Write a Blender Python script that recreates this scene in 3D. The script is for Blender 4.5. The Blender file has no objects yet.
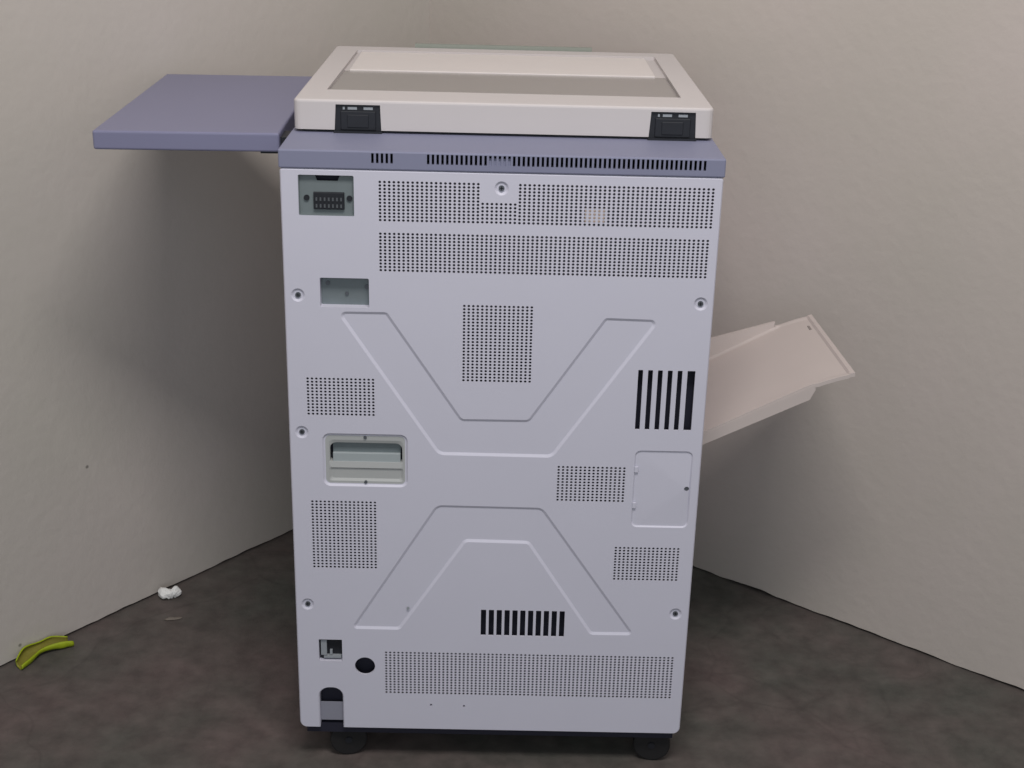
import bpy, bmesh, math, random
from mathutils import Vector, Matrix, noise
from mathutils.geometry import delaunay_2d_cdt

random.seed(7)
C = bpy.context.scene.collection

# ------------------------------------------------------------------ materials
def s2l(c):
    c = c / 255.0
    return c / 12.92 if c <= 0.04045 else ((c + 0.055) / 1.055) ** 2.4

def rgb(r, g, b):
    return (s2l(r), s2l(g), s2l(b), 1.0)

def mat(name, col, rough=0.5, metal=0.0, spec=0.4, var=0.0, scale=20.0, bump=0.0, bscale=300.0, coat=0.0):
    m = bpy.data.materials.new(name)
    m.use_nodes = True
    nt = m.node_tree
    bs = nt.nodes['Principled BSDF']
    bs.inputs['Base Color'].default_value = col
    bs.inputs['Roughness'].default_value = rough
    bs.inputs['Metallic'].default_value = metal
    bs.inputs['Specular IOR Level'].default_value = spec
    bs.inputs['Coat Weight'].default_value = coat
    tc = nt.nodes.new('ShaderNodeTexCoord')
    if var > 0:
        n = nt.nodes.new('ShaderNodeTexNoise')
        n.inputs['Scale'].default_value = scale
        n.inputs['Detail'].default_value = 5
        nt.links.new(tc.outputs['Object'], n.inputs['Vector'])
        mx = nt.nodes.new('ShaderNodeMix')
        mx.data_type = 'RGBA'
        mx.inputs[6].default_value = tuple(max(0, c * (1 - var)) for c in col[:3]) + (1,)
        mx.inputs[7].default_value = tuple(min(1, c * (1 + var)) for c in col[:3]) + (1,)
        nt.links.new(n.outputs['Fac'], mx.inputs[0])
        nt.links.new(mx.outputs[2], bs.inputs['Base Color'])
    if bump > 0:
        n2 = nt.nodes.new('ShaderNodeTexNoise')
        n2.inputs['Scale'].default_value = bscale
        n2.inputs['Detail'].default_value = 3
        nt.links.new(tc.outputs['Object'], n2.inputs['Vector'])
        b = nt.nodes.new('ShaderNodeBump')
        b.inputs['Strength'].default_value = bump
        b.inputs['Distance'].default_value = 0.002
        nt.links.new(n2.outputs['Fac'], b.inputs['Height'])
        nt.links.new(b.outputs['Normal'], bs.inputs['Normal'])
    return m

PANEL = mat('painted panel', rgb(201, 200, 213), 0.55, var=0.02, scale=9, bump=0.05, bscale=900)
CREAM = mat('cream plastic', rgb(197, 191, 190), 0.5, var=0.02, scale=12)
TRAYM = mat('warm cream plastic', rgb(195, 184, 179), 0.5, var=0.03, scale=14)
SLAB = mat('blue grey plastic', rgb(128, 130, 153), 0.55, var=0.03, scale=14, bump=0.1, bscale=700)
SHELF = mat('violet grey plastic', rgb(122, 122, 148), 0.4, var=0.03, scale=10, bump=0.1, bscale=700)
GLASS = mat('scanner glass grey', rgb(150, 145, 142), 0.16, spec=0.5)
BLACK = mat('black plastic', rgb(30, 32, 38), 0.5, var=0.15, scale=60)
DARK = mat('dark metal and slot shade', rgb(34, 34, 48), 0.7)
GRIL = mat('grey inner plate', rgb(70, 70, 84), 0.7)
GRIL2 = mat('light grey inner plate', rgb(88, 88, 100), 0.7)
RUBBER = mat('black rubber', rgb(28, 27, 28), 0.7, var=0.2, scale=80)
STEEL = mat('galvanised steel', rgb(118, 127, 130), 0.45, metal=0.25, var=0.12, scale=40)
GREYP = mat('grey green plastic', rgb(112, 121, 123), 0.5, var=0.08, scale=60)
SCREW = mat('screw steel', rgb(104, 108, 114), 0.4, metal=0.5)
WHITE = mat('white plastic', rgb(225, 225, 228), 0.5, var=0.02)
LABEL = mat('pale label', rgb(150, 155, 160), 0.5, var=0.02)
TAPE = mat('beige tape', rgb(222, 200, 180), 0.6, var=0.04)
GREEN = mat('pale green grey plastic', rgb(140, 145, 136), 0.5, var=0.03)
LIME = mat('lime foam', rgb(152, 168, 24), 0.6, var=0.25, scale=45)
SCRAP = mat('white foam scrap', rgb(236, 236, 234), 0.8, var=0.05, scale=60)
FLAKE = mat('tan flake', rgb(120, 112, 104), 0.8, var=0.1, scale=60)

# ------------------------------------------------------------------ helpers
def link(name, bm, m, parent=None, smooth=False, recalc=True):
    if recalc:
        bmesh.ops.recalc_face_normals(bm, faces=bm.faces)
    me = bpy.data.meshes.new(name)
    bm.to_mesh(me)
    bm.free()
    mats = m if isinstance(m, (list, tuple)) else [m]
    for k in mats:
        me.materials.append(k)
    if smooth:
        for p in me.polygons:
            p.use_smooth = True
    o = bpy.data.objects.new(name, me)
    C.objects.link(o)
    o.parent = parent
    return o

def box(bm, x0, x1, y0, y1, z0, z1, mi=0, bev=0.0, seg=2):
    r = bmesh.ops.create_cube(bm, size=1.0)
    vs = r['verts']
    for v in vs:
        v.co = Vector(((x0 + x1) / 2 + v.co.x * (x1 - x0), (y0 + y1) / 2 + v.co.y * (y1 - y0), (z0 + z1) / 2 + v.co.z * (z1 - z0)))
    fs = {f for v in vs for f in v.link_faces}
    for f in fs:
        f.material_index = mi
    if bev > 0:
        es = list({e for v in vs for e in v.link_edges})
        bmesh.ops.bevel(bm, geom=es, offset=bev, segments=seg, profile=0.5, affect='EDGES')

def cyl(bm, c, r, h, axis='Y', n=24, r2=None, mi=0):
    M = {'X': Matrix.Rotation(math.pi / 2, 4, 'Y'), 'Y': Matrix.Rotation(math.pi / 2, 4, 'X'), 'Z': Matrix.Identity(4)}[axis]
    r_ = bmesh.ops.create_cone(bm, cap_ends=True, segments=n, radius1=r, radius2=r if r2 is None else r2, depth=h, matrix=Matrix.Translation(c) @ M)
    for f in {f for v in r_['verts'] for f in v.link_faces}:
        f.material_index = mi

def prism(bm, pts, mapf, d0, d1, mi=0):
    a = [bm.verts.new(mapf(u, v, d0)) for u, v in pts]
    b = [bm.verts.new(mapf(u, v, d1)) for u, v in pts]
    n = len(pts)
    fs = [bm.faces.new(a), bm.faces.new(b[::-1])]
    for i in range(n):
        fs.append(bm.faces.new((a[i], b[i], b[(i + 1) % n], a[(i + 1) % n])))
    for f in fs:
        f.material_index = mi

def obox(o, bev, seg=2):
    m = o.modifiers.new('edge', 'BEVEL')
    m.width = bev
    m.segments = seg
    m.limit_method = 'ANGLE'
    m.angle_limit = math.radians(40)

def bake(o):
    dg = bpy.context.evaluated_depsgraph_get()
    dg.update()
    me = bpy.data.meshes.new_from_object(o.evaluated_get(dg))
    o.modifiers.clear()
    o.data = me

def cut(o, cutbm, mats):
    """carve the shapes of cutbm out of o"""
    c = link('carver', cutbm, mats)
    m = o.modifiers.new('carve', 'BOOLEAN')
    m.operation = 'DIFFERENCE'
    m.solver = 'EXACT'
    m.material_mode = 'TRANSFER'
    m.object = c
    bake(o)
    bpy.data.objects.remove(c, do_unlink=True)

def area2(p):
    return sum(p[i][0] * p[(i + 1) % len(p)][1] - p[(i + 1) % len(p)][0] * p[i][1] for i in range(len(p)))

def outline(pts, t=0.0, rad=0.0, n=5):
    """sharp polygon -> inset by t, corners rounded (rad may be per corner)"""
    if area2(pts) < 0:
        raise ValueError('use counter-clockwise')
    k = len(pts)
    rads = rad if isinstance(rad, (list, tuple)) else [rad] * k
    P = [Vector(p) for p in pts]
    ins = []
    for i in range(k):
        a, b, c = P[i - 1], P[i], P[(i + 1) % k]
        d1, d2 = (b - a).normalized(), (c - b).normalized()
        n1, n2 = Vector((-d1.y, d1.x)), Vector((-d2.y, d2.x))
        m = (n1 + n2)
        m = m / m.length_squared * 2
        ins.append(b + m * t)
    out = []
    for i in range(k):
        a, b, c = ins[i - 1], ins[i], ins[(i + 1) % k]
        d1, d2 = (b - a).normalized(), (c - b).normalized()
        cr = d1.x * d2.y - d1.y * d2.x
        r = rads[i] - t if cr > 0 else rads[i] + t
        if rads[i] <= 0 or r <= 1e-5:
            out.append((b.x, b.y))
            continue
        ang = d1.angle(d2)
        L = r * math.tan(ang / 2)
        s, e = b - d1 * L, b + d2 * L
        sg = 1 if cr > 0 else -1
        ctr = s + Vector((-d1.y, d1.x)) * r * sg
        v0 = s - ctr
        for j in range(n + 1):
            th = sg * ang * j / n
            out.append((ctr.x + v0.x * math.cos(th) - v0.y * math.sin(th), ctr.y + v0.x * math.sin(th) + v0.y * math.cos(th)))
    return out

def inside(p, poly):
    x, y = p
    r = False
    j = len(poly) - 1
    for i in range(len(poly)):
        xi, yi = poly[i]
        xj, yj = poly[j]
        if (yi > y) != (yj > y) and x < (xj - xi) * (y - yi) / (yj - yi) + xi:
            r = not r
        j = i
    return r

def circle(cx, cz, r, n=20):
    return [(cx + r * math.cos(2 * math.pi * i / n), cz + r * math.sin(2 * math.pi * i / n)) for i in range(n)]

def rect(x0, z0, x1, z1):
    return [(x0, z0), (x1, z0), (x1, z1), (x0, z1)]

def relief(bm, mapf, loops, holes, outer):
    """flat sheet with stepped outlines: loops = [(pts, depth)], holes = [(pts, depth, wall)], outer = index of the edge loop"""
    co, ed, dep = [], [], []
    def add(p, d):
        s = len(co)
        for q in p:
            co.append(Vector(q))
            dep.append(d)
        for i in range(len(p)):
            ed.append((s + i, s + (i + 1) % len(p)))
    for p, d in loops:
        add(p, d)
    for p, d, w in holes:
        add(p, d)
    vc, ve, vf, ov, oe, of = delaunay_2d_cdt(co, ed, [], 0, 1e-7)
    vs = []
    for c, o in zip(vc, ov):
        vs.append(bm.verts.new(mapf(c.x, c.y, dep[o[0]] if o else 0.0)))
    op = loops[outer][0]
    hp = []
    for p, d, w in holes:
        xs = [q[0] for q in p]
        ys = [q[1] for q in p]
        hp.append((min(xs), max(xs), min(ys), max(ys), p))
    for f in vf:
        cx = sum(vc[i].x for i in f) / len(f)
        cy = sum(vc[i].y for i in f) / len(f)
        if not inside((cx, cy), op):
            continue
        if any(a <= cx <= b and c_ <= cy <= d_ and inside((cx, cy), p) for a, b, c_, d_, p in hp):
            continue
        try:
            bm.faces.new([vs[i] for i in f])
        except ValueError:
            pass
    for p, d, w in holes:
        if w > 0:
            a = [bm.verts.new(mapf(u, v, d)) for u, v in p]
            b = [bm.verts.new(mapf(u, v, d + w)) for u, v in p]
            for i in range(len(p)):
                j = (i + 1) % len(p)
                bm.faces.new((a[i], b[i], b[j], a[j]))

def perforate(bm, mapf, x0, z0, x1, z1, px=0.0068, pz=0.0053, hw=0.00205, hh=0.0020, wall=0.0012):
    nx = max(1, round((x1 - x0) / px))
    nz = max(1, round((z1 - z0) / pz))
    ax, az = (x1 - x0) / nx, (z1 - z0) / nz
    for i in range(nx):
        for j in range(nz):
            cx, cz = x0 + (i + .5) * ax, z0 + (j + .5) * az
            O = [(-1, -1), (0, -1), (1, -1), (1, 0), (1, 1), (0, 1), (-1, 1), (-1, 0)]
            a = [bm.verts.new(mapf(cx + u * ax / 2, cz + v * az / 2, 0)) for u, v in O]
            k = 0.72
            H = [((k if u and v else 1) * u * hw, (k if u and v else 1) * v * hh) for u, v in O]
            b = [bm.verts.new(mapf(cx + u, cz + v, 0)) for u, v in H]
            c = [bm.verts.new(mapf(cx + u, cz + v, wall)) for u, v in H]
            for q in range(8):
                w = (q + 1) % 8
                bm.faces.new((a[q], a[w], b[w], b[q]))
                bm.faces.new((b[q], b[w], c[w], c[q]))

def face_y(y0):
    return lambda u, v, d: Vector((u, y0 + d, v))

def tag(o, label, cat, group=None):
    o['label'] = label
    o['category'] = cat
    if group:
        o['group'] = group

# ------------------------------------------------------------------ the photocopier
cop = bpy.data.objects.new('photocopier', None)
C.objects.link(cop)
tag(cop, 'tall off-white photocopier on black casters seen from its back, with side shelf and output tray', 'photocopier')

W2, ZB, ZT = 0.3222, 0.0705, 1.032
FY = face_y(0.0)

# outline of the rear panel with the arched notch at its lower left
shape = [(-W2, ZB), (-0.2880, ZB), (-0.2880, 0.1495), (-0.2490, 0.1495), (-0.2490, ZB), (W2, ZB), (W2, ZT), (-W2, ZT)]
srad = [0.012, 0.0006, 0.0165, 0.0165, 0.0006, 0.012, 0.004, 0.004]
edge0 = outline(shape, 0.0, srad, 6)
edge1 = outline(shape, 0.0018, srad, 6)
loops = [(edge0, 0.0022), (edge1, 0.0)]
holes = []

def groove(pts, rad, w, depth):
    loops.append((outline(pts, 0, rad, 5), 0.0))
    loops.append((outline(pts, w, rad, 5), depth))

V1 = [(-0.1033, 0.5822), (0.0900, 0.5815), (0.2420, 0.8140), (0.1610, 0.8150), (0.0485, 0.6449), (-0.0538, 0.6442), (-0.1684, 0.8160), (-0.2440, 0.8150)]
V1 = [(-0.0905, 0.5822), (0.0885, 0.5815), (0.2440, 0.8130), (0.1605, 0.8145), (0.0485, 0.6449), (-0.0538, 0.6442), (-0.1684, 0.8160), (-0.2450, 0.8155)]
groove(V1, [0.018, 0.018, 0.008, 0.008, 0.008, 0.008, 0.008, 0.008], 0.0045, 0.0024)
V2 = [(-0.2330, 0.2650), (-0.1520, 0.2650), (-0.0451, 0.4301), (0.0540, 0.4290), (0.1615, 0.2625), (0.2350, 0.2630), (0.0760, 0.4940), (-0.0930, 0.4950)]
groove(V2, [0.006, 0.010, 0.008, 0.008, 0.010, 0.006, 0.018, 0.018], 0.0045, 0.0024)
# service hatch: a sunk line around a flush door
HAT = rect(0.2175, 0.4632, 0.3090, 0.5972)
loops.append((outline(HAT, 0, 0.010, 5), 0.0))
loops.append((outline(HAT, 0.0022, 0.010, 5), 0.0022))
# moulded frame of the handle recess
HF = rect(-0.2715, 0.5248, -0.1378, 0.6155)
loops.append((outline(HF, 0, 0.012, 5), 0.0))
loops.append((outline(HF, 0.003, 0.012, 5), 0.003))
holes.append((outline(HF, 0.0045, 0.012, 5), 0.003, 0.0))
# dimpled screw seats
seats = [(-0.3015, 0.8399), (0.3025, 0.8398), (-0.3025, 0.6165), (-0.3025, 0.3102), (0.3000, 0.3052), (0.0000, 1.0095)]
for x, z in seats:
    loops.append((circle(x, z, 0.0105), 0.0))
    loops.append((circle(x, z, 0.0070), 0.0026))
# perforated fields
V = [(-0.1805, 0.9555, -0.0306, 0.9885 + 0.0290), (-0.0306, 0.9555, 0.0238, 0.9885), (0.0238, 0.9555, 0.3118, 1.0175),
     (-0.1805, 0.8790, 0.3093, 0.9400), (-0.0556, 0.7060, 0.0526, 0.8310), (-0.2943, 0.6450, -0.1875, 0.7088),
     (-0.2930, 0.3774, -0.1872, 0.4996), (0.0957, 0.5060, 0.2058, 0.5685), (0.1928, 0.3657, 0.3000, 0.4276),
     (-0.1787, 0.1410, 0.3040, 0.2235)]
bm = bmesh.new()
holes.append((rect(-0.1805, 0.9555, 0.3118, 0.9885)[:2] + [(0.3118, 1.0175), (0.0238, 1.0175), (0.0238, 0.9885), (-0.0306, 0.9885), (-0.0306, 1.0175), (-0.1805, 1.0175)], 0.0, 0.0))
for v in V[3:]:
    holes.append((rect(*v), 0.0, 0.0))
for v in V:
    perforate(bm, FY, *v)
# plain openings
WALL = 0.004
for i in range(11):
    x = -0.0191 + i * 0.0129
    holes.append((outline(rect(x, 0.2565, x + 0.0086, 0.3060), 0, 0.0008, 2), 0.0, WALL))
for i in range(6):
    x = 0.2150 + i * 0.0151
    holes.append((outline(rect(x, 0.6322, x + (0.0074 if i < 5 else 0.0120), 0.7318), 0, 0.0008, 2), 0.0, WALL))
INLET = rect(-0.2960, 0.9625, -0.2150, 1.0232)
BAY = rect(-0.2682, 0.8220, -0.1950, 0.8680)
PORT = rect(-0.2865, 0.2025, -0.2480, 0.2438)
holes.append((outline(INLET, 0, 0.002, 2), 0.0, 0.0015))
holes.append((outline(BAY, 0, 0.002, 2), 0.0, 0.0145))
holes.append((outline(PORT, 0, 0.001, 2), 0.0, 0.010))
holes.append((circle(-0.2106, 0.1940, 0.0168, 28), 0.0, WALL))
for x, z, r in [(-0.1005, 0.1198, 0.0022), (-0.0449, 0.1190, 0.0020), (0.3025, 0.5323, 0.0040)]:
    holes.append((circle(x, z, r, 12), 0.0, WALL))
relief(bm, FY, loops, holes, 0)
# folded side flange
a = [bm.verts.new(FY(u, v, 0.0022)) for u, v in edge0]
b = [bm.verts.new(FY(u, v, 0.0190)) for u, v in edge0]
for i in range(len(a)):
    j = (i + 1) % len(a)
    bm.faces.new((a[i], a[j], b[j], b[i]))
bmesh.ops.remove_doubles(bm, verts=bm.verts, dist=2e-5)
rear = link('rear_panel', bm, PANEL, cop)

# small pressed mark on the panel and hatch hinges
for z in (0.5645, 0.5020):
    bm = bmesh.new()
    box(bm, 0.2180, 0.2240, -0.0012, 0.0010, z - 0.0052, z + 0.0052, bev=0.0008)
    link('hatch_hinge', bm, PANEL, cop)
bm = bmesh.new()
cyl(bm, (0.3025, 0.0022, 0.5323), 0.0034, 0.002, n=16)
link('hatch_latch', bm, SCREW, cop)
bm = bmesh.new()
cyl(bm, (-0.1386, -0.0001, 0.3064), 0.0024, 0.001, n=14)
link('rivet', bm, LABEL, cop)

# screws in the seats
for k, (x, z) in enumerate(seats):
    bm = bmesh.new()
    cyl(bm, (x, 0.0017, z), 0.0042, 0.0020, n=18)
    box(bm, x - 0.0028, x + 0.0028, 0.0004, 0.0008, z - 0.0006, z + 0.0006, mi=1)
    box(bm, x - 0.0006, x + 0.0006, 0.0004, 0.0008, z - 0.0028, z + 0.0028, mi=1)
    s = link('screw', bm, [SCREW, BLACK], cop)

# inner plates behind the sheet
bm = bmesh.new()
box(bm, -0.3165, 0.3165, 0.0205, 0.0225, 0.080, 1.030)
link('chassis_plate', bm, DARK, cop)
for v in [(-0.185, 0.874, 0.316, 1.020)] + [(q[0] - .003, q[1] - .003, q[2] + .003, q[3] + .003) for q in V[4:]]:
    bm = bmesh.new()
    box(bm, v[0], v[2], 0.0120, 0.0135, v[1], v[3])
    link('grille_backing', bm, GRIL if v[1] > 0.7 else GRIL2, cop)
bm = bmesh.new()
box(bm, 0.1230, 0.1520, 0.0040, 0.0045, 0.9600, 0.9820)
link('tape_patch', bm, TAPE, cop)

# connector plate at the upper left
bm = bmesh.new()
bx = [(-0.2960, 0.9625), (-0.2150, 0.9625), (-0.2150, 1.0232), (-0.2350, 1.0232), (-0.2390, 1.0135), (-0.2690, 1.0135), (-0.2730, 1.0232), (-0.2960, 1.0232)]
prism(bm, bx, FY, 0.0070, 0.0085)
box(bm, -0.2960, -0.2150, 0.0015, 0.0080, 0.9615, 0.9640)
box(bm, -0.2972, -0.2950, 0.0015, 0.0080, 0.9625, 1.0232)
box(bm, -0.2160, -0.2140, 0.0015, 0.0080, 0.9625, 1.0232)
box(bm, -0.2960, -0.2150, 0.0015, 0.0080, 1.0228, 1.0240)
plate = link('connector_plate', bm, GREYP, cop)
bm = bmesh.new()
box(bm, -0.2745, -0.2295, 0.0025, 0.0072, 0.9715, 0.9970, bev=0.001)
cb = link('connector_block', bm, BLACK, plate)
bm = bmesh.new()
for i in range(7):
    for j in range(2):
        x = -0.2700 + i * 0.0060
        z = 0.9770 + j * 0.0100
        box(bm, x - 0.0012, x + 0.0012, 0.0008, 0.0028, z - 0.0024, z + 0.0024)
link('contact_pin', bm, mat('dull contact metal', rgb(84, 88, 92), 0.5), plate)
for x in (-0.2848, -0.2222):
    bm = bmesh.new()
    cyl(bm, (x, 0.0060, 0.9880), 0.0042, 0.0026, n=16)
    link('screw', bm, BLACK, plate)

# metal bay below it
bm = bmesh.new()
box(bm, -0.2682, -0.1950, 0.0145, 0.0160, 0.8220, 0.8680)
bay = link('metal_bay', bm, STEEL, cop)
for x, z, r in [(-0.2580, 0.8560, 0.0036), (-0.2295, 0.8400, 0.0028), (-0.1995, 0.8510, 0.0036)]:
    bm = bmesh.new()
    cyl(bm, (x, 0.0138, z), r, 0.0022, n=16)
    link('screw', bm, SCREW, bay)

# lifting handle recess: moulded insert with a dished pocket
bm = bmesh.new()
P = outline(rect(-0.2602, 0.5655, -0.1470, 0.5985), 0, [0.003, 0.003, 0.010, 0.010], 4)
fr = outline(HF, 0.0045, 0.012, 5)
relief(bm, FY, [(fr, 0.003), (outline(rect(-0.262, 0.556, -0.1450, 0.6035), 0, 0.008, 4), 0.0030), (outline(rect(-0.262, 0.533, -0.1450, 0.556), 0, 0.004, 4), 0.0030),
                (outline(rect(-0.258, 0.537, -0.1490, 0.5535), 0, 0.004, 4), 0.0055)], [(P, 0.0045, 0.012)], 0)
ins = link('handle_recess', bm, mat('greyish white plastic', rgb(172, 174, 173), 0.5, var=0.03), cop)
bm = bmesh.new()
box(bm, -0.2560, -0.1500, 0.0120, 0.0165, 0.5650, 0.5990)
link('pocket_back', bm, STEEL, ins)
bm = bmesh.new()
box(bm, -0.2560, -0.1500, 0.0062, 0.0120, 0.5640, 0.5800, bev=0.001)
link('grip_bar', bm, mat('pale grey plastic', rgb(160, 168, 170), 0.5, var=0.02), ins)
for z in (0.6088, 0.5320):
    bm = bmesh.new()
    cyl(bm, (-0.2045, 0.0022, z), 0.0026, 0.0024, n=14)
    link('screw', bm, SCREW, ins)

# modular port near the foot
bm = bmesh.new()
box(bm, -0.2865, -0.2480, 0.0100, 0.0115, 0.2025, 0.2438)
port = link('socket', bm, BLACK, cop)
bm = bmesh.new()
box(bm, -0.2835, -0.2740, 0.0035, 0.0100, 0.2120, 0.2405)
box(bm, -0.2690, -0.2650, 0.0045, 0.0100, 0.2120, 0.2200)
box(bm, -0.2790, -0.2500, 0.0035, 0.0100, 0.2065, 0.2105)
link('socket_latch', bm, LABEL, port)['label'] = 'pale latch pieces'

# plate seen through the arched notch
bm = bmesh.new()
box(bm, -0.2910, -0.2460, 0.0090, 0.0110, 0.0805, 0.1160)
link('notch_plate', bm, mat('mid grey plate', rgb(138, 138, 150), 0.5, var=0.05), cop)

# cabinet sides behind the rear panel
bm = bmesh.new()
box(bm, -0.318, 0.318, 0.024, 0.690, 0.078, 1.030, bev=0.006)
link('cabinet_body', bm, PANEL, cop)
bm = bmesh.new()
for z0, z1 in ((0.10, 0.30), (0.31, 0.51), (0.52, 0.62), (0.64, 1.01)):
    box(bm, -0.300, 0.300, 0.690, 0.700, z0, z1, bev=0.003)
link('front_door', bm, PANEL, cop)
bm = bmesh.new()
box(bm, -0.312, 0.312, 0.010, 0.685, 0.0555, 0.0725)
link('base_frame', bm, DARK, cop)

# casters
def caster(x, y, rz):
    e = bpy.data.objects.new('caster', None)
    C.objects.link(e)
    e.parent = cop
    e.location = (x, y, 0)
    e.rotation_euler = (0, 0, rz)
    for s in (-1, 1):
        bm = bmesh.new()
        cyl(bm, (0, s * 0.014, 0.0320), 0.0320, 0.016, 'Y', 32)
        w = link('wheel', bm, RUBBER, e)
        obox(w, 0.003)
        bake(w)
    bm = bmesh.new()
    box(bm, -0.022, 0.022, -0.0055, 0.0055, 0.018, 0.0500, bev=0.002)
    box(bm, -0.030, 0.030, -0.022, 0.022, 0.0500, 0.0560, bev=0.001)
    cyl(bm, (0, 0, 0.0320), 0.006, 0.048, 'Y', 16)
    link('fork', bm, BLACK, e)
caster(-0.246, 0.043, 0.15)
caster(0.281, 0.043, -0.1)
caster(-0.250, 0.630, 0.8)
caster(0.260, 0.630, -0.5)

# blue grey top frame with its row of slots
bm = bmesh.new()
box(bm, -0.3235, 0.3238, -0.001, 0.700, 1.0325, 1.0600, bev=0.0022)
slab = link('top_frame', bm, SLAB, cop)
cb_ = bmesh.new()
def slot(x, z0=1.0428, z1=1.0570, d=0.02, mi=1):
    box(cb_, x, x + 0.0036, -0.01, d, z0, z1, mi=mi)
for i in range(5):
    slot(-0.1890 + i * 0.0069)
for i in range(59):
    x = -0.1086 + i * 0.0069
    if -0.024 < x < 0.014:
        slot(x, 1.0530, 1.0570)
        slot(x, 1.0428, 1.0528, 0.0012, 0)
    else:
        slot(x)
cut(slab, cb_, [SLAB, DARK])  # slot walls coloured dark to deepen the shade inside them

# scanner: rimmed housing, glass and black hinge sockets
bm = bmesh.new()
box(bm, -0.308, 0.310, 0.136, 0.690, 1.0590, 1.0660)
link('scanner_gap_shade', bm, BLACK, cop)  # black filler standing in for the shadow gap under the scanner
bm = bmesh.new()
SX0, SX1, SY0, SY1, SZ0, SZ1 = -0.3180, 0.3200, 0.1260, 0.6970, 1.0645, 1.1100
box(bm, SX0, SX1, SY0, SY1, SZ0, SZ1)
bmesh.ops.recalc_face_normals(bm, faces=bm.faces)
vert = [e for e in bm.edges if abs(e.verts[0].co.z - e.verts[1].co.z) > 0.01]
bmesh.ops.bevel(bm, geom=vert, offset=0.010, segments=4, profile=0.5, affect='EDGES')
top = [e for e in bm.edges if e.verts[0].co.z > 1.109 and e.verts[1].co.z > 1.109]
bmesh.ops.bevel(bm, geom=top, offset=0.004, segments=3, profile=0.5, affect='EDGES')
house = link('scanner_housing', bm, CREAM, cop)
cb_ = bmesh.new()
mz = lambda u, v, d: Vector((u, v, d))
prism(cb_, [(-0.2775, 0.2150), (0.2790, 0.2150), (0.2790, 0.6480), (-0.2735, 0.6480)], mz, 1.1040, 1.13)
for x0, x1 in ((-0.2570, -0.1845), (0.2215, 0.2945)):
    prism(cb_, [(x0, 1.05), (x1, 1.05), (x1 - 0.0022, 1.1030), (x0 + 0.0030, 1.1030)], lambda u, v, d: Vector((u, d, v)), 0.11, 0.1400)
cut(house, cb_, [CREAM])
bm = bmesh.new()
box(bm, -0.2765, 0.2780, 0.2160, 0.4350, 1.1038, 1.1052)
link('platen_glass', bm, GLASS, house)
bm = bmesh.new()
box(bm, -0.2655, 0.2600, 0.4350, 0.6470, 1.1035, 1.1075, bev=0.001)
link('platen_border', bm, mat('bright cream plastic', rgb(216, 209, 206), 0.45, var=0.02), house)
for x0, x1 in ((-0.2570, -0.1845), (0.2215, 0.2945)):
    bm = bmesh.new()
    prism(bm, [(x0 + 0.0003, 1.0610), (x1 - 0.0003, 1.0610), (x1 - 0.0024, 1.1026), (x0 + 0.0032, 1.1026)], lambda u, v, d: Vector((u, d, v)), 0.1300, 0.1395)
    box(bm, x0 + 0.010, x1 - 0.009, 0.1275, 0.1320, 1.0640, 1.0930, bev=0.0012)
    box(bm, x0 + 0.020, x1 - 0.020, 0.1262, 0.1290, 1.0680, 1.0880, bev=0.001)
    box(bm, x0 - 0.0005, x1 + 0.0005, 0.1225, 0.1390, 1.0602, 1.0632)
    hs = link('hinge_socket', bm, BLACK, house)
    bm = bmesh.new()
    for a0, a1 in ((0.0115, 0.0145), (0.0190, 0.0330), (0.0430, 0.0570)):
        box(bm, x0 + a0 + 0.002, x0 + a1 + 0.002, 0.1292, 0.1300, 1.0950, 1.0990)
    link('moulded_mark', bm, LABEL, hs)

# operator panel beyond the scanner
bm = bmesh.new()
prism(bm, [(0.6965, 1.0600), (0.7800, 1.0600), (0.7800, 1.0860), (0.7080, 1.1165), (0.6985, 1.1165)], lambda u, v, d: Vector((d, u, v)), -0.170, 0.165)
link('control_panel', bm, GREEN, cop)

# shelf on the left
shelf = bpy.data.objects.new('side_shelf', None)
C.objects.link(shelf)
shelf.parent = cop
A, B_, D_ = Vector((-0.3360, 0.0950, 1.0635)), Vector((-0.6150, 0.0885, 1.0625)), Vector((-0.3450, 0.6370, 1.0625))
ex, ey = (A - B_).normalized(), (D_ - A).normalized()
ez = ex.cross(ey).normalized()
Ms = Matrix((ex, ey, ez)).transposed().to_4x4()
Ms.translation = B_
shelf.matrix_world = Ms
bm = bmesh.new()
box(bm, 0, 0.279, 0, 0.536, -0.0290, 0, bev=0.0035, seg=3)
link('shelf_board', bm, SHELF, shelf)
for y in (0.015, 0.40):
    bm = bmesh.new()
    box(bm, 0.248, 0.286, y, y + 0.05, -0.0340, -0.0290)
    box(bm, 0.2790, 0.2960, y, y + 0.05, -0.0400, -0.0090)
    link('bracket', bm, BLACK, shelf)

# output tray on the right
tray = bpy.data.objects.new('output_tray', None)
C.objects.link(tray)
tray.parent = cop
def tz(x):
    # straight ramp that eases over towards its tip
    u = max(0.0, x - 0.500)
    return 0.5485 + 0.522 * (x - 0.32) - (1.75 * u * u if u < 0.088 else 1.75 * 0.088 ** 2)
Y0, Y1 = 0.150, 0.450
bm = bmesh.new()
xs = [0.3190, 0.36, 0.40, 0.44, 0.48, 0.50, 0.51, 0.52, 0.53, 0.54, 0.55, 0.56, 0.57, 0.578, 0.581, 0.588]
ys = [0, 0.006, 0.012, 0.10, 0.20, 0.288, 0.294, 0.300]
def tp(x, t, dz=0.0):
    k = (x - 0.319) / 0.27
    xx = x - 0.012 * k * (t / 0.3)
    edge = (0.0045 if t < 0.007 else 0.0035 if t > 0.293 else 0.0) * (1 if x < 0.53 else 0.4)
    lip = 0.0035 if x > 0.579 else 0.0
    return Vector((xx, Y0 + t, tz(x) + max(edge, lip) - dz))
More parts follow.
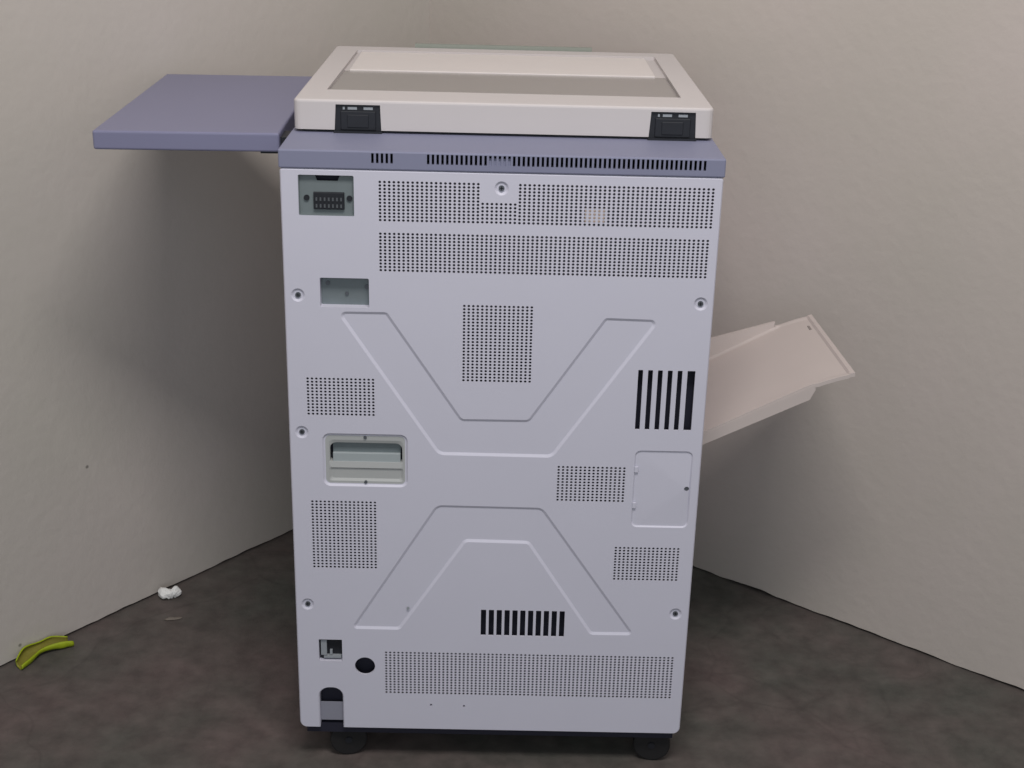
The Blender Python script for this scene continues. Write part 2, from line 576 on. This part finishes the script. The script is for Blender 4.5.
top = [[bm.verts.new(tp(x, t)) for t in ys] for x in xs]
bot = [[bm.verts.new(tp(x, t, 0.0065)) for t in ys] for x in xs]
for i in range(len(xs) - 1):
    for j in range(len(ys) - 1):
        bm.faces.new((top[i][j], top[i + 1][j], top[i + 1][j + 1], top[i][j + 1]))
        bm.faces.new((bot[i][j], bot[i][j + 1], bot[i + 1][j + 1], bot[i + 1][j]))
for i in range(len(xs) - 1):
    bm.faces.new((top[i][0], bot[i][0], bot[i + 1][0], top[i + 1][0]))
    bm.faces.new((top[i][-1], top[i + 1][-1], bot[i + 1][-1], bot[i][-1]))
for j in range(len(ys) - 1):
    bm.faces.new((top[0][j], top[0][j + 1], bot[0][j + 1], bot[0][j]))
    bm.faces.new((top[-1][j], bot[-1][j], bot[-1][j + 1], top[-1][j + 1]))
link('tray_plate', bm, TRAYM, tray)
mx = lambda u, v, d: Vector((u, d, v))
for y, nm in ((Y0 - 0.0005, 0), (Y1 - 0.0055, 1)):
    bm = bmesh.new()
    prism(bm, [(0.3190, 0.5300), (0.5180, 0.6290), (0.5260, 0.6470), (0.5240, 0.6555), (0.3190, 0.5485)], mx, y, y + 0.006)
    if nm:
        prism(bm, [(0.3190, 0.5520), (0.5060, 0.6450), (0.5090, 0.6640), (0.3190, 0.6060)], mx, y - 0.001, y + 0.006)
    link('tray_side', bm, TRAYM, tray)
bm = bmesh.new()
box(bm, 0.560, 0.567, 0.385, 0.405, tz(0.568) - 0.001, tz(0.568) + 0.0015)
link('tray_slot_shade', bm, mat('shaded slot plastic', rgb(140, 132, 128), 0.6), tray)  # darker tray colour on a thin box, standing in for a slot's shade

# ------------------------------------------------------------------ litter on the floor
def crumple(name, c, r, sx, sy, sz, seed, m, sub=3, amp=0.5, freq=60):
    bm = bmesh.new()
    bmesh.ops.create_icosphere(bm, subdivisions=sub, radius=1.0)
    for v in bm.verts:
        n = noise.noise(v.co * 1.7 + Vector((seed, seed * 2, 0)))
        n2 = noise.noise(v.co * 4.0 + Vector((seed, 3, seed)))
        k = 1 + amp * n + amp * 0.5 * n2
        v.co = Vector((v.co.x * sx * k, v.co.y * sy * k, v.co.z * sz * k))
    lo = min(v.co.z for v in bm.verts)
    for v in bm.verts:
        v.co.z -= lo
    o = link(name, bm, m, None, smooth=False)
    o.location = c
    o.rotation_euler = (0, 0, r)
    return o
# two-lobed scrap: a dumbbell shape squashed and pitted
bm = bmesh.new()
for cx, cy, rr in ((-0.0125, 0.0, 0.0120), (0.0, -0.003, 0.0100), (0.0120, 0.002, 0.0110)):
    r_ = bmesh.ops.create_icosphere(bm, subdivisions=3, radius=rr)
    for v in r_['verts']:
        v.co += Vector((cx, cy, rr * 0.8))
sc = link('foam_scrap', bm, SCRAP)
rm = sc.modifiers.new('merge', 'REMESH')
rm.mode = 'VOXEL'
rm.voxel_size = 0.0014
bake(sc)
for v in sc.data.vertices:
    n = noise.noise(v.co * 90) * 0.0035 + noise.noise(v.co * 220) * 0.0016
    v.co += v.normal * n
lo = min(v.co.z for v in sc.data.vertices)
for v in sc.data.vertices:
    v.co.z -= lo
sc.location = (-0.6690, 0.5410, 0)
sc.rotation_euler = (0, 0, 0.15)
sc.scale = (0.98, 1.1, 1.0)
tag(sc, 'small crumpled white foam scrap on the floor by the left wall', 'scrap')
fl = crumple('paper_flake', (-0.6440, 0.4560, 0.0), 0.2, 0.017, 0.005, 0.0018, 2.0, FLAKE, 2, 0.5)
tag(fl, 'thin dull tan flake on the concrete just in front of the white scrap', 'scrap')

# lime strip: a bowed, hollow C-section
bm = bmesh.new()
N, K = 26, 14
rings = []
for i in range(N + 1):
    t = i / N
    a = (t - 0.5)
    px = a * 0.112
    py = 0.018 * (1 - (2 * a) ** 2)
    wid = (0.0155 + 0.003 * math.sin(t * 9)) * (0.75 + 0.25 * math.sin(math.pi * min(1, t * 1.05 + .02)))
    ri, ro = [], []
    for j in range(K + 1):
        th = math.radians(142 + 250 * j / K) + 0.20 * math.sin(t * 5)
        for lst, rr in ((ro, wid), (ri, wid - 0.0030)):
            rr2 = rr * (1 + 0.10 * noise.noise(Vector((t * 6, j * 0.4, 1))))
            lst.append(Vector((px, py + rr2 * math.cos(th), rr2 * 0.8 * math.sin(th))))
    rings.append([bm.verts.new(p) for p in ro + ri[::-1]])
for i in range(N):
    a_, b2 = rings[i], rings[i + 1]
    n = len(a_)
    for j in range(n):
        f_ = bm.faces.new((a_[j], a_[(j + 1) % n], b2[(j + 1) % n], b2[j]))
        f_.material_index = 1 if K < j < n - 1 else 0
bm.faces.new(rings[0])
bm.faces.new(rings[-1][::-1])
R_ = Matrix.Rotation(math.radians(18), 3, 'X')
for v in bm.verts:
    v.co = R_ @ v.co
lo = min(v.co.z for v in bm.verts)
for v in bm.verts:
    v.co.z -= lo
st = link('foam_strip', bm, [LIME, mat('ochre foam lining', rgb(128, 122, 46), 0.7, var=0.25, scale=45)], None, smooth=True)
st.location = (-0.8550, 0.3080, 0)
st.rotation_euler = (0, 0, math.radians(50))
tag(st, 'lime yellow curled foam strip on the floor against the left wall', 'strip')

# ------------------------------------------------------------------ the room
CX, CY, WY = -0.1699, 1.2073, 0.8905
def wall_mat(name, base, seedv, specks=()):
    m = bpy.data.materials.new(name)
    m.use_nodes = True
    nt = m.node_tree
    bs = nt.nodes['Principled BSDF']
    bs.inputs['Roughness'].default_value = 0.75
    bs.inputs['Specular IOR Level'].default_value = 0.25
    tc = nt.nodes.new('ShaderNodeTexCoord')
    mp = nt.nodes.new('ShaderNodeMapping')
    mp.inputs['Location'].default_value = (seedv, seedv * 2, 0)
    nt.links.new(tc.outputs['Object'], mp.inputs['Vector'])
    n = nt.nodes.new('ShaderNodeTexNoise')
    n.inputs['Scale'].default_value = 2.2
    n.inputs['Detail'].default_value = 4
    nt.links.new(mp.outputs[0], n.inputs['Vector'])
    rp = nt.nodes.new('ShaderNodeValToRGB')
    rp.color_ramp.elements[0].position = 0.3
    rp.color_ramp.elements[1].position = 0.7
    r, g, b = base
    rp.color_ramp.elements[0].color = rgb(r - 4, g - 3, b - 5)
    rp.color_ramp.elements[1].color = rgb(r + 4, g + 2, b + 3)
    nt.links.new(n.outputs['Fac'], rp.inputs[0])
    # faint scuffs and specks
    n3 = nt.nodes.new('ShaderNodeTexNoise')
    n3.inputs['Scale'].default_value = 26
    n3.inputs['Detail'].default_value = 2
    nt.links.new(mp.outputs[0], n3.inputs['Vector'])
    r3 = nt.nodes.new('ShaderNodeValToRGB')
    r3.color_ramp.elements[0].position = 0.745
    r3.color_ramp.elements[1].position = 0.80
    nt.links.new(n3.outputs['Fac'], r3.inputs[0])
    mul = nt.nodes.new('ShaderNodeMath')
    mul.operation = 'MULTIPLY'
    mul.inputs[1].default_value = 0.0
    nt.links.new(r3.outputs[0], mul.inputs[0])
    acc = mul.outputs[0]
    for (px_, py_, pz_, pr_) in specks:
        vd = nt.nodes.new('ShaderNodeVectorMath')
        vd.operation = 'DISTANCE'
        vd.inputs[1].default_value = (px_, py_, pz_)
        nt.links.new(tc.outputs['Object'], vd.inputs[0])
        lt = nt.nodes.new('ShaderNodeMapRange')
        lt.inputs['From Min'].default_value = pr_ * 0.6
        lt.inputs['From Max'].default_value = pr_ * 1.3
        lt.inputs['To Min'].default_value = 0.7
        lt.inputs['To Max'].default_value = 0.0
        nt.links.new(vd.outputs['Value'], lt.inputs['Value'])
        ad = nt.nodes.new('ShaderNodeMath')
        ad.operation = 'ADD'
        ad.use_clamp = True
        nt.links.new(acc, ad.inputs[0])
        nt.links.new(lt.outputs[0], ad.inputs[1])
        acc = ad.outputs[0]
    mx_ = nt.nodes.new('ShaderNodeMix')
    mx_.data_type = 'RGBA'
    mx_.inputs[7].default_value = rgb(90, 88, 82)
    nt.links.new(acc, mx_.inputs[0])
    nt.links.new(rp.outputs[0], mx_.inputs[6])
    nt.links.new(mx_.outputs[2], bs.inputs['Base Color'])
    n2 = nt.nodes.new('ShaderNodeTexNoise')
    n2.inputs['Scale'].default_value = 45
    n2.inputs['Detail'].default_value = 5
    nt.links.new(mp.outputs[0], n2.inputs['Vector'])
    bp = nt.nodes.new('ShaderNodeBump')
    bp.inputs['Strength'].default_value = 0.25
    bp.inputs['Distance'].default_value = 0.004
    nt.links.new(n2.outputs['Fac'], bp.inputs['Height'])
    nt.links.new(bp.outputs['Normal'], bs.inputs['Normal'])
    return m

def wall(name, ang, m, jit):
    """wall slab running from the corner in direction ang, with a slightly uneven foot"""
    d = Vector((math.cos(ang), math.sin(ang)))
    n = Vector((d.y, -d.x)) if jit == 0 else Vector((-d.y, d.x))   # away from the room
    bm = bmesh.new()
    K = 320
    L = 4.0
    prev = None
    for i in range(K + 1):
        s = -0.0 + L * i / K
        foot = 0.0050 + 0.0036 * noise.noise(Vector((s * 9, jit * 7.0, 0))) + 0.0022 * noise.noise(Vector((s * 31, jit * 3.0, 5)))
        foot = max(0.0006, foot)
        p = Vector((CX, CY)) + d * s
        q = p + n * 0.12
        vs = [bm.verts.new((p.x, p.y, foot)), bm.verts.new((p.x, p.y, 2.9)), bm.verts.new((q.x, q.y, 2.9)), bm.verts.new((q.x, q.y, foot))]
        if prev:
            for a_, b_ in ((0, 1), (1, 2), (2, 3), (3, 0)):
                bm.faces.new((prev[a_], prev[b_], vs[b_], vs[a_]))
        else:
            bm.faces.new(vs)
        prev = vs
    bm.faces.new(prev[::-1])
    o = link(name, bm, m)
    o['kind'] = 'structure'
    return o

wall('wall_left', WY + math.pi, wall_mat('left wall paint', (190, 184, 177), 3.1, ((-0.900, 0.305, 0.028, 0.0035), (-0.785, 0.447, 0.339, 0.0035))), 0)
wall('wall_right', WY - math.pi / 2, wall_mat('right wall paint', (191, 183, 176), 7.7), 1)

# concrete floor
m = bpy.data.materials.new('worn dark concrete')
m.use_nodes = True
nt = m.node_tree
bs = nt.nodes['Principled BSDF']
bs.inputs['Roughness'].default_value = 0.6
bs.inputs['Specular IOR Level'].default_value = 0.3
tc = nt.nodes.new('ShaderNodeTexCoord')
def tex(scale, detail, lo, hi, c0, c1, rough=0.6):
    n = nt.nodes.new('ShaderNodeTexNoise')
    n.inputs['Scale'].default_value = scale
    n.inputs['Detail'].default_value = detail
    n.inputs['Roughness'].default_value = rough
    nt.links.new(tc.outputs['Object'], n.inputs['Vector'])
    r = nt.nodes.new('ShaderNodeValToRGB')
    r.color_ramp.elements[0].position = lo
    r.color_ramp.elements[1].position = hi
    r.color_ramp.elements[0].color = c0
    r.color_ramp.elements[1].color = c1
    nt.links.new(n.outputs['Fac'], r.inputs[0])
    return n, r
n1, r1 = tex(2.6, 6, 0.36, 0.64, rgb(82, 82, 77), rgb(98, 86, 84))
n2, r2 = tex(22, 6, 0.30, 0.72, (0.72, 0.72, 0.72, 1), (1.22, 1.22, 1.22, 1))
mm = nt.nodes.new('ShaderNodeMix')
mm.data_type = 'RGBA'
mm.blend_type = 'MULTIPLY'
mm.inputs[0].default_value = 1.0
nt.links.new(r1.outputs[0], mm.inputs[6])
nt.links.new(r2.outputs[0], mm.inputs[7])
# hairline cracks and scuffs
wv = nt.nodes.new('ShaderNodeTexVoronoi')
wv.feature = 'DISTANCE_TO_EDGE'
wv.inputs['Scale'].default_value = 2.3
n5 = nt.nodes.new('ShaderNodeTexNoise')
n5.inputs['Scale'].default_value = 4.0
nt.links.new(tc.outputs['Object'], n5.inputs['Vector'])
mxv = nt.nodes.new('ShaderNodeMix')
mxv.data_type = 'RGBA'
mxv.inputs[0].default_value = 0.22
nt.links.new(tc.outputs['Object'], mxv.inputs[6])
nt.links.new(n5.outputs['Color'], mxv.inputs[7])
nt.links.new(mxv.outputs[2], wv.inputs['Vector'])
r4 = nt.nodes.new('ShaderNodeValToRGB')
r4.color_ramp.elements[0].position = 0.0
r4.color_ramp.elements[1].position = 0.012
r4.color_ramp.elements[0].color = (0.88, 0.88, 0.88, 1)
r4.color_ramp.elements[1].color = (1, 1, 1, 1)
nt.links.new(wv.outputs['Distance'], r4.inputs[0])
m2_ = nt.nodes.new('ShaderNodeMix')
m2_.data_type = 'RGBA'
m2_.blend_type = 'MULTIPLY'
m2_.inputs[0].default_value = 1.0
nt.links.new(mm.outputs[2], m2_.inputs[6])
nt.links.new(r4.outputs[0], m2_.inputs[7])
nt.links.new(m2_.outputs[2], bs.inputs['Base Color'])
bp = nt.nodes.new('ShaderNodeBump')
bp.inputs['Strength'].default_value = 0.35
bp.inputs['Distance'].default_value = 0.004
nt.links.new(n2.outputs['Fac'], bp.inputs['Height'])
nt.links.new(bp.outputs['Normal'], bs.inputs['Normal'])
bm = bmesh.new()
box(bm, -4.5, 4.5, -4.5, 2.5, -0.1, 0.0)
fo = link('floor', bm, m)
fo['kind'] = 'structure'

# ------------------------------------------------------------------ light
w = bpy.data.worlds.new('hall daylight')
bpy.context.scene.world = w
w.use_nodes = True
bg = w.node_tree.nodes['Background']
bg.inputs['Color'].default_value = (0.92, 0.96, 1.0, 1)
bg.inputs['Strength'].default_value = 0.29

def area(name, loc, tgt, sx, sy, power, col):
    l = bpy.data.lights.new(name, 'AREA')
    l.shape = 'RECTANGLE'
    l.size, l.size_y = sx, sy
    l.energy = power
    l.color = col
    o = bpy.data.objects.new(name, l)
    C.objects.link(o)
    o.location = loc
    o.rotation_euler = (Vector(tgt) - Vector(loc)).to_track_quat('-Z', 'Y').to_euler()
    return o
area('ceiling_lamp', (0.15, -1.40, 3.2), (0.0, 0.4, 0.6), 1.2, 0.6, 56, (1.0, 0.955, 0.93))
area('front_fill', (0.1, -4.4, 1.9), (0, 0.4, 0.6), 3.2, 2.6, 41, (0.86, 0.93, 1.0))  # broad cool fill added in front of the copier, its source unseen

# ------------------------------------------------------------------ camera
cam = bpy.data.cameras.new('camera')
co_ = bpy.data.objects.new('camera', cam)
C.objects.link(co_)
cam.sensor_width = 36.0
cam.lens = 1400.5 / 1024 * 36.0
p_, r_, y_ = 0.3739, 0.0253, 0.0105
f = Vector((math.sin(y_) * math.cos(p_), math.cos(y_) * math.cos(p_), -math.sin(p_)))
rt = Vector((math.cos(y_), -math.sin(y_), 0))
up = rt.cross(f)
c_, s_ = math.cos(r_), math.sin(r_)
rt2, up2 = c_ * rt + s_ * up, -s_ * rt + c_ * up
Mc = Matrix((rt2, up2, -f)).transposed().to_4x4()
Mc.translation = Vector((0.0013, -2.0006, 1.4893))
co_.matrix_world = Mc
bpy.context.scene.camera = co_

vs_ = bpy.context.scene.view_settings
vs_.view_transform = 'Standard'
vs_.look = 'None'
vs_.gamma = 1.0
vs_.use_curve_mapping = False
vs_.exposure = -0.05
